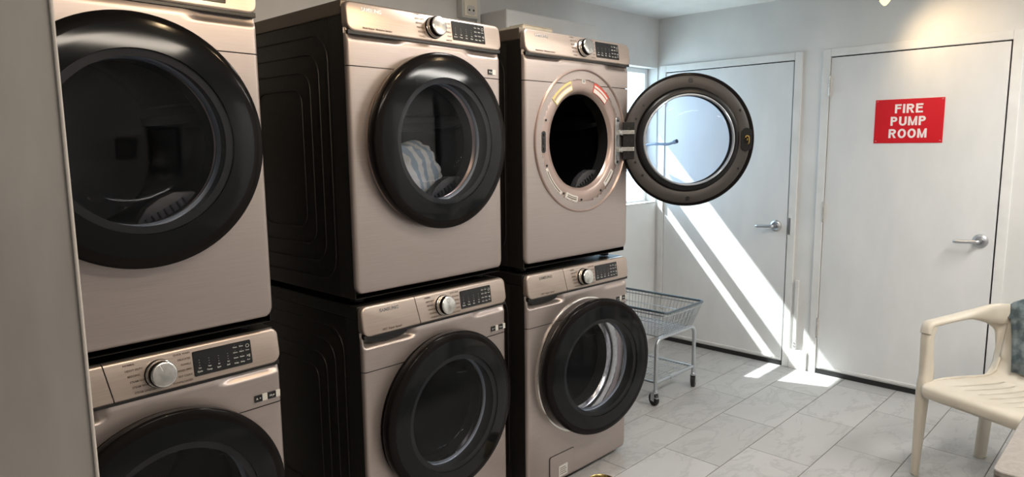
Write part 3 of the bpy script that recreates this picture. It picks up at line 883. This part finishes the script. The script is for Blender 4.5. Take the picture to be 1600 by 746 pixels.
# ------------------------------------------------------------------ laundry cart
cart = tag(empty('laundry_cart', (2.38, .5, 0)), 'chrome wire laundry cart on casters between the right washer and the left door', 'cart')
cx0, cx1, cy0, cy1 = -.205, .215, -.355, .33      # rim, local
zr, zb_ = .555, .393
bx0, bx1, by0, by1 = -.150, .180, -.295, .28
def rim_pts(x0, x1, y0, y1, z, r_=.03):
    return [(x, y, z) for x, y in rrect(x0, x1, y0, y1, r_, 4)]
bm = bmesh.new(); tube(bm, rim_pts(cx0, cx1, cy0, cy1, zr), .0075, 8, closed=True); obj('basket_rim', bm, M['rim_wire'], cart, smooth=60)
bm = bmesh.new(); tube(bm, rim_pts(cx0+.006, cx1-.006, cy0+.008, cy1-.008, zr-.022), .0035, 6, closed=True)
tube(bm, rim_pts(bx0, bx1, by0, by1, zb_), .004, 6, closed=True)
for z, f in ((.48, .5),):
    tube(bm, rim_pts(cx0*(1-f)+bx0*f, cx1*(1-f)+bx1*f, cy0*(1-f)+by0*f, cy1*(1-f)+by1*f, z), .0022, 5, closed=True)
n_ = 17
for i in range(n_):
    t = i/(n_-1)
    for (yt, yb_) in ((cy0, by0), (cy1, by1)):
        tube(bm, [(cx0+.02+(cx1-cx0-.04)*t, yt, zr), (bx0+.012+(bx1-bx0-.024)*t, yb_, zb_)], .0020, 5)
n_ = 27
for i in range(n_):
    t = i/(n_-1)
    for (xt, xb_) in ((cx0, bx0), (cx1, bx1)):
        tube(bm, [(xt, cy0+.02+(cy1-cy0-.04)*t, zr), (xb_, by0+.012+(by1-by0-.024)*t, zb_)], .0020, 5)
for i in range(1, 16):
    t = i/16; tube(bm, [(bx0+(bx1-bx0)*t, by0, zb_), (bx0+(bx1-bx0)*t, by1, zb_)], .0016, 5)
for i in range(1, 22):
    t = i/22; tube(bm, [(bx0, by0+(by1-by0)*t, zb_), (bx1, by0+(by1-by0)*t, zb_)], .0016, 5)
bw = obj('basket_wires', bm, M['wire'], cart, smooth=60); bw['kind'] = 'stuff'
for yy in (-.295, .275):
    bm = bmesh.new()
    tube(bm, smooth_path([(-.213, yy, .088), (-.213, yy, .395), (.213, yy, .395), (.213, yy, .088)], .06, 8), .0115, 10)
    obj('hoop_leg', bm, M['wire'], cart, smooth=60)
bm = bmesh.new()
for s in (-1, 1): tube(bm, [(s*.205, -.295, .135), (s*.205, .275, .135)], .008, 8)
for yy in (-.295, .275): tube(bm, [(-.213, yy, .135), (.213, yy, .135)], .0095, 8)
tube(bm, [(-.06, -.295, .135), (.02, -.295, .135)], .0125, 8)
sf = obj('shelf_frame', bm, M['wire'], cart, smooth=60)
bm = bmesh.new()
for i in range(1, 30): tube(bm, [(-.205, -.295+.57*i/30, .137), (.205, -.295+.57*i/30, .137)], .0017, 5)
for i in range(1, 4): tube(bm, [(-.205+.41*i/4, -.295, .134), (-.205+.41*i/4, .275, .134)], .002, 5)
sw_ = obj('shelf_wires', bm, M['wire'], cart, smooth=60); sw_['kind'] = 'stuff'
for (xx, yy, aa) in ((-.213, -.295, 70), (.213, -.295, 20), (-.213, .275, 40), (.213, .275, 80)):
    c_ = empty('caster'); c_.parent = cart; c_.location = (xx, yy, 0); c_.rotation_euler = (0, 0, R(aa))
    obj('caster_wheel', lathe(bmesh.new(), [(0, -.010), (.020, -.011), (.034, -.012), (.038, -.008), (.038, .008), (.034, .012), (.020, .011), (0, .010)], 24, 'Y', (.012, 0, .038)), M['rubber'], c_, smooth=40)
    bm = bmesh.new()
    for s in (-1, 1): box(bm, -.008, .022, s*.016-.0012, s*.016+.0012, .030, .080)
    box(bm, -.012, .022, -.018, .018, .076, .082)
    lathe(bm, [(.013, .082), (.014, .090), (.011, .096)], 12, 'Z')
    tube(bm, [(.012, -.020, .038), (.012, .020, .038)], .005, 8)
    obj('caster_fork', bm, M['steel'], c_)
    if xx < 0:
        bm = BX(-.028, .0, -.014, .014, .050, .056, bev=.001); obj('brake_lever', bm, M['steel'], c_)

# ------------------------------------------------------------------ resin armchair
ch = tag(empty('resin_armchair', (2.379, -1.438, 0), R(-113.5)), 'cream resin armchair with slotted seat, facing the machines in front of the right door', 'chair')
def sweep(bm, pts, sizes, up=(1, 0, 0), n=12, pw=3.2):
    pts = [Vector(p) for p in pts]; rings = []
    for i, p in enumerate(pts):
        t = (pts[min(i+1, len(pts)-1)]-pts[max(i-1, 0)]).normalized()
        u = Vector(up); u = (u-t*u.dot(t)).normalized(); v = t.cross(u)
        a, b_ = sizes[i]; ring = []
        for k in range(n):
            th = 2*PI*(k+.5)/n; c_, s_ = math.cos(th), math.sin(th)
            cc = math.copysign(abs(c_)**(2/pw), c_); ss = math.copysign(abs(s_)**(2/pw), s_)
            ring.append(bm.verts.new(p+u*cc*a/2+v*ss*b_/2))
        rings.append(ring)
    for a, b_ in zip(rings, rings[1:]):
        for k in range(n): bm.faces.new((a[k], a[(k+1) % n], b_[(k+1) % n], b_[k]))
    bm.faces.new(rings[0]); bm.faces.new(rings[-1])
    return bm
def cat(P, n=4):
    P = [tuple(p) for p in P]; out = []
    Q = [P[0]]+P+[P[-1]]
    for i in range(1, len(Q)-2):
        for j in range(n):
            t = j/n
            out.append(tuple(.5*((2*Q[i][k])+(-Q[i-1][k]+Q[i+1][k])*t+(2*Q[i-1][k]-5*Q[i][k]+4*Q[i+1][k]-Q[i+2][k])*t*t+(-Q[i-1][k]+3*Q[i][k]-3*Q[i+1][k]+Q[i+2][k])*t**3) for k in range(len(P[0]))))
    out.append(P[-1]); return out
# seat + back shell: profile (y, z, halfwidth, dish)
prof = cat([(-.262, .385, .225, 0), (-.268, .408, .232, 0), (-.255, .430, .240, .002), (-.20, .436, .245, .006), (-.08, .428, .245, .012), (.06, .418, .238, .016), (.15, .416, .228, .016), (.198, .432, .224, .012), (.236, .475, .228, .01), (.272, .56, .236, .018), (.300, .66, .240, .028), (.322, .76, .225, .03), (.330, .80, .19, .03)], 5)
nu = 48
bm = bmesh.new(); rows = []
for (y, z, hw, dish) in prof:
    row = []
    for i in range(nu+1):
        t = -1+2*i/nu
        c_ = 1-t*t
        if z > .5: row.append(bm.verts.new((hw*t, y+dish*c_*1.2-.012*(abs(t)**3), z-.05*(abs(t)**4)*max(0, (z-.70)/.1))))
        else: row.append(bm.verts.new((hw*t, y, z-dish*c_)))
    rows.append(row)
for j in range(len(rows)-1):
    ym = (prof[j][0]+prof[j+1][0])/2; zm = (prof[j][1]+prof[j+1][1])/2
    for i in range(nu):
        slot = False
        if -.16 < ym < .165 and zm < .45: slot = (i % 5 == 2) and 5 < i < nu-5
        if .52 < zm < .74: slot = (i % 5 == 2) and 7 < i < nu-7
        if slot: 
            continue
        bm.faces.new((rows[j][i], rows[j][i+1], rows[j+1][i+1], rows[j+1][i]))
# narrow the slots: pull slot edge verts together
for j, row in enumerate(rows):
    for i in range(nu):
        if i % 5 == 2 and 5 < i < nu-5:
            a, b_ = row[i], row[i+1]; c_ = (a.co+b_.co)/2
            a.co = c_+(a.co-c_)*.55; b_.co = c_+(b_.co-c_)*.55
sh = obj('seat_shell', bm, M['chair'], ch, smooth=60)
md = sh.modifiers.new('thick', 'SOLIDIFY'); md.thickness = .006; md.offset = -1
def apron(bm):  # side rails of seat
    for s in (-1, 1):
        p = cat([(s*.238, -.25, .418), (s*.247, -.15, .428), (s*.245, 0, .420), (s*.232, .15, .412), (s*.222, .205, .44)], 4)
        sweep(bm, p, [(.014, .032)]*len(p), (0, 0, 1) if False else (1, 0, 0))
    return bm
obj('seat_rail', apron(bmesh.new()), M['chair'], ch, smooth=50)
bm = bmesh.new(); p = [(t*.225, -.262+.01*t*t, .402) for t in [-1, -.75, -.5, -.25, 0, .25, .5, .75, 1]]
sweep(bm, p, [(.026, .030)]*len(p), (0, 1, 0)); obj('seat_front_rail', bm, M['chair'], ch, smooth=60)
for s in (-1, 1):
    # front leg, running up into the arm upright
    bm = bmesh.new()
    P = cat([(s*.262, -.243, .004, .036, .036), (s*.260, -.240, .02, .030, .030), (s*.257, -.237, .20, .036, .043), (s*.255, -.232, .40, .042, .060), (s*.258, -.215, .47, .040, .070), (s*.264, -.212, .56, .042, .055), (s*.268, -.208, .64, .046, .050), (s*.270, -.190, .686, .050, .044)], 4)
    sweep(bm, [q[:3] for q in P], [q[3:] for q in P]); obj('leg', bm, M['chair'], ch, smooth=60)
    # rear leg
    bm = bmesh.new()
    P = cat([(s*.262, .205, .004, .040, .060), (s*.245, .195, .20, .036, .066), (s*.220, .175, .41, .034, .070)], 4)
    sweep(bm, [q[:3] for q in P], [q[3:] for q in P]); obj('leg', bm, M['chair'], ch, smooth=60)
    # arm and its sweep into the back
    bm = bmesh.new()
    P = cat([(s*.268, -.222, .655, .048, .030), (s*.270, -.205, .692, .052, .030), (s*.270, -.15, .700, .056, .026), (s*.272, -.04, .706, .058, .026), (s*.272, .05, .710, .054, .036), (s*.270, .12, .708, .046, .060), (s*.266, .19, .703, .036, .088), (s*.256, .245, .700, .024, .098), (s*.236, .285, .700, .014, .095)], 4)
    sweep(bm, [q[:3] for q in P], [q[3:] for q in P]); obj('armrest', bm, M['chair'], ch, smooth=60)
    # wing between arm and seat: a curved blade joining the arm hole's edge to the back
    A_ = cat([(.236, .11, .418), (.246, .185, .432), (.256, .230, .465), (.262, .250, .52), (.265, .252, .58), (.266, .238, .625), (.266, .18, .66)], 5)
    B_ = cat([(.220, .170, .412), (.220, .200, .434), (.226, .234, .49), (.232, .262, .56), (.236, .284, .64), (.236, .298, .69), (.232, .306, .72)], 5)
    bm = bmesh.new(); rw = []
    for a_, b_ in zip(A_, B_):
        rw.append([bm.verts.new((s*(a_[0]+(b_[0]-a_[0])*t+.006*math.sin(PI*t)), a_[1]+(b_[1]-a_[1])*t, a_[2]+(b_[2]-a_[2])*t)) for t in (0, .2, .4, .6, .8, 1)])
    for p_, q_ in zip(rw, rw[1:]):
        for k_ in range(5): bm.faces.new((p_[k_], p_[k_+1], q_[k_+1], q_[k_]))
    wg = obj('back_wing', bm, M['chair'], ch, smooth=180)
    md = wg.modifiers.new('thick', 'SOLIDIFY'); md.thickness = .010; md.offset = 0

# towel draped over the chair back
bm = bmesh.new(); rows = []
pr = [(.212, .455), (.236, .52), (.262, .60), (.284, .68), (.300, .75), (.316, .805), (.342, .815), (.362, .79), (.368, .72), (.372, .64), (.376, .56)]
for j, (y, z) in enumerate(pr):
    row = []
    for i in range(25):
        t = i/24; x0_ = -.155-.082*min(1, j/4); x = x0_+(.12-x0_)*t
        wv = .006*math.sin(t*17+j*.5)+.004*math.sin(t*31)
        zt_ = z - (.065*max(0, 1-t/.45)**1.5 if z > .70 else 0)
        yy = y - .018*(abs((x)/.23)**3) + wv*.7 + .006
        row.append(bm.verts.new((x+.004*math.sin(j), yy-.012, zt_)))
    rows.append(row)
for a, b_ in zip(rows, rows[1:]):
    for i in range(24): bm.faces.new((a[i], a[i+1], b_[i+1], b_[i]))
tw = obj('towel', bm, M['towel'], None, (2.379, -1.438, 0), (0, 0, R(-113.5)), smooth=180)
md = tw.modifiers.new('thick', 'SOLIDIFY'); md.thickness = .006; md.offset = 0
tag(tw, 'grey blue patterned towel draped over the back of the cream chair', 'towel')

# ------------------------------------------------------------------ table corner
tb = tag(empty('folding_table', (1.33, -1.95, 0)), 'grey laminate table whose corner shows at the lower right edge', 'table')
bm = bmesh.new()
ol = rrect(-.597, .70, -.35, .352, .02, 5)
top_ = [bm.verts.new((x, y, .75)) for x, y in inset(ol, .002)]; mid_ = [bm.verts.new((x, y, .748)) for x, y in ol]; bot_ = [bm.verts.new((x, y, .738)) for x, y in ol]
bm.faces.new(top_); bm.faces.new(bot_)
for a, b_ in ((top_, mid_), (mid_, bot_)):
    for i in range(len(ol)): bm.faces.new((a[i], a[(i+1) % len(ol)], b_[(i+1) % len(ol)], b_[i]))
obj('tabletop', bm, M['table'], tb)
bm = bmesh.new(); o2 = inset(ol, .001)
a = [bm.verts.new((x, y, .7385)) for x, y in o2]; b2 = [bm.verts.new((x, y, .712)) for x, y in o2]; bm.faces.new(a); bm.faces.new(b2)
for i in range(len(ol)): bm.faces.new((a[i], a[(i+1) % len(ol)], b2[(i+1) % len(ol)], b2[i]))
obj('edge_band', bm, M['table_edge'], tb)
for x in (-.50, .62):
    for y in (-.28, .28):
        bm = bmesh.new(); tube(bm, [(x, y, .001), (x, y, .715)], .014, 12); obj('leg', bm, M['steel'], tb, smooth=60)

# ------------------------------------------------------------------ brass tin on the floor
tin = tag(empty('brass_tin', (1.052, -.252, 0)), 'small round brass tin on floor in front of the right washer, cut by lower edge', 'tin')
obj('tin_body', lathe(bmesh.new(), [(0, .001), (.052, .001), (.056, .006), (.058, .112), (.0615, .117), (.062, .120), (.0595, .1225), (.056, .119), (.054, .110), (.052, .012), (0, .010)], 48, 'Z'), M['brass'], tin, smooth=40)
obj('tin_liner', lathe(bmesh.new(), [(.0535, .088), (.0, .086)], 32, 'Z'), M['rubber'], tin)

# ------------------------------------------------------------------ lamps
def spot_head(x, y, z, tx_, ty_, tz_, energy, label):
    r = tag(empty('track_spotlight', (x, y, H)), label, 'lamp', 'spot heads hanging from the ceiling')
    dirv = (Vector((tx_, ty_, tz_))-Vector((x, y, z))).normalized()
    q = dirv.to_track_quat('Z', 'Y').to_euler()
    bm = bmesh.new(); lathe(bm, [(0, 0), (.045, 0), (.045, -.02), (0, -.022)], 20, 'Z'); obj('ceiling_mount', bm, M['vinyl'], r)
    bm = bmesh.new(); off = Vector((x, y, z))-Vector((x, y, H)); tube(bm, [(0, 0, -.02), (off.x, off.y, off.z+.03), off-dirv*.05], .005, 8); obj('stem', bm, M['black'], r)
    obj('lamp_socket', lathe(bmesh.new(), [(0, -.065), (.014, -.06), (.017, -.03), (.017, -.012)], 20, 'Z'), M['black'], r, off, q, smooth=40)
    obj('bulb', lathe(bmesh.new(), [(.015, -.014), (.022, .005), (.024, .02), (.0245, .026), (.020, .032), (0, .035)], 24, 'Z'), M['bulb'], r, off, q, smooth=40)
    s = light('spot_light', 'SPOT', Vector((x, y, z))+dirv*.045, energy, (1, .72, .42), Vector((x, y, z))+dirv, spot_size=R(125), spot_blend=1.0, shadow_soft_size=.025)
spot_head(3.02, -.625, 2.262, 3.30, -.98, 1.95, 9.0, 'yellow glowing bulb hanging at top of the picture above the right door')
spot_head(.0, -.95, 2.27, -.35, 0, 1.6, 14.0, 'warm ceiling spot aimed at the leftmost stack')
spot_head(.55, -.95, 2.27, .35, 0, 1.7, 12.0, 'warm ceiling spot aimed at the middle stack')
spot_head(1.3, -.95, 2.27, 1.2, 0, 1.2, 8.0, 'warm ceiling spot aimed at the right stack')
for x, lb in ((.1, 'added ceiling panel for fill light, behind the camera side'), (2.3, 'added ceiling panel for fill light, above the table and chair')):
    r = tag(empty('fill_lamp', (x, -2.05, H)), lb, 'lamp', 'added ceiling fill panels')
    obj('fill_housing', BX(-.61, .61, -.17, .17, -.018, 0, bev=.003), M['vinyl'], r)
    obj('diffuser', BX(-.58, .58, -.145, .145, -.022, -.0175), M['lamp'], r)
r = tag(empty('fill_lamp', (1.0, -.30, H)), 'added round ceiling fill light above the fronts of the machines', 'lamp')
obj('fill_housing', lathe(bmesh.new(), [(0, 0), (.18, 0), (.18, -.016), (.165, -.022), (.155, -.022)], 40, 'Z'), M['vinyl'], r, smooth=40)
obj('diffuser', lathe(bmesh.new(), [(0, -.024), (.14, -.024), (.156, -.021)], 40, 'Z'), M['lamp'], r, smooth=40)
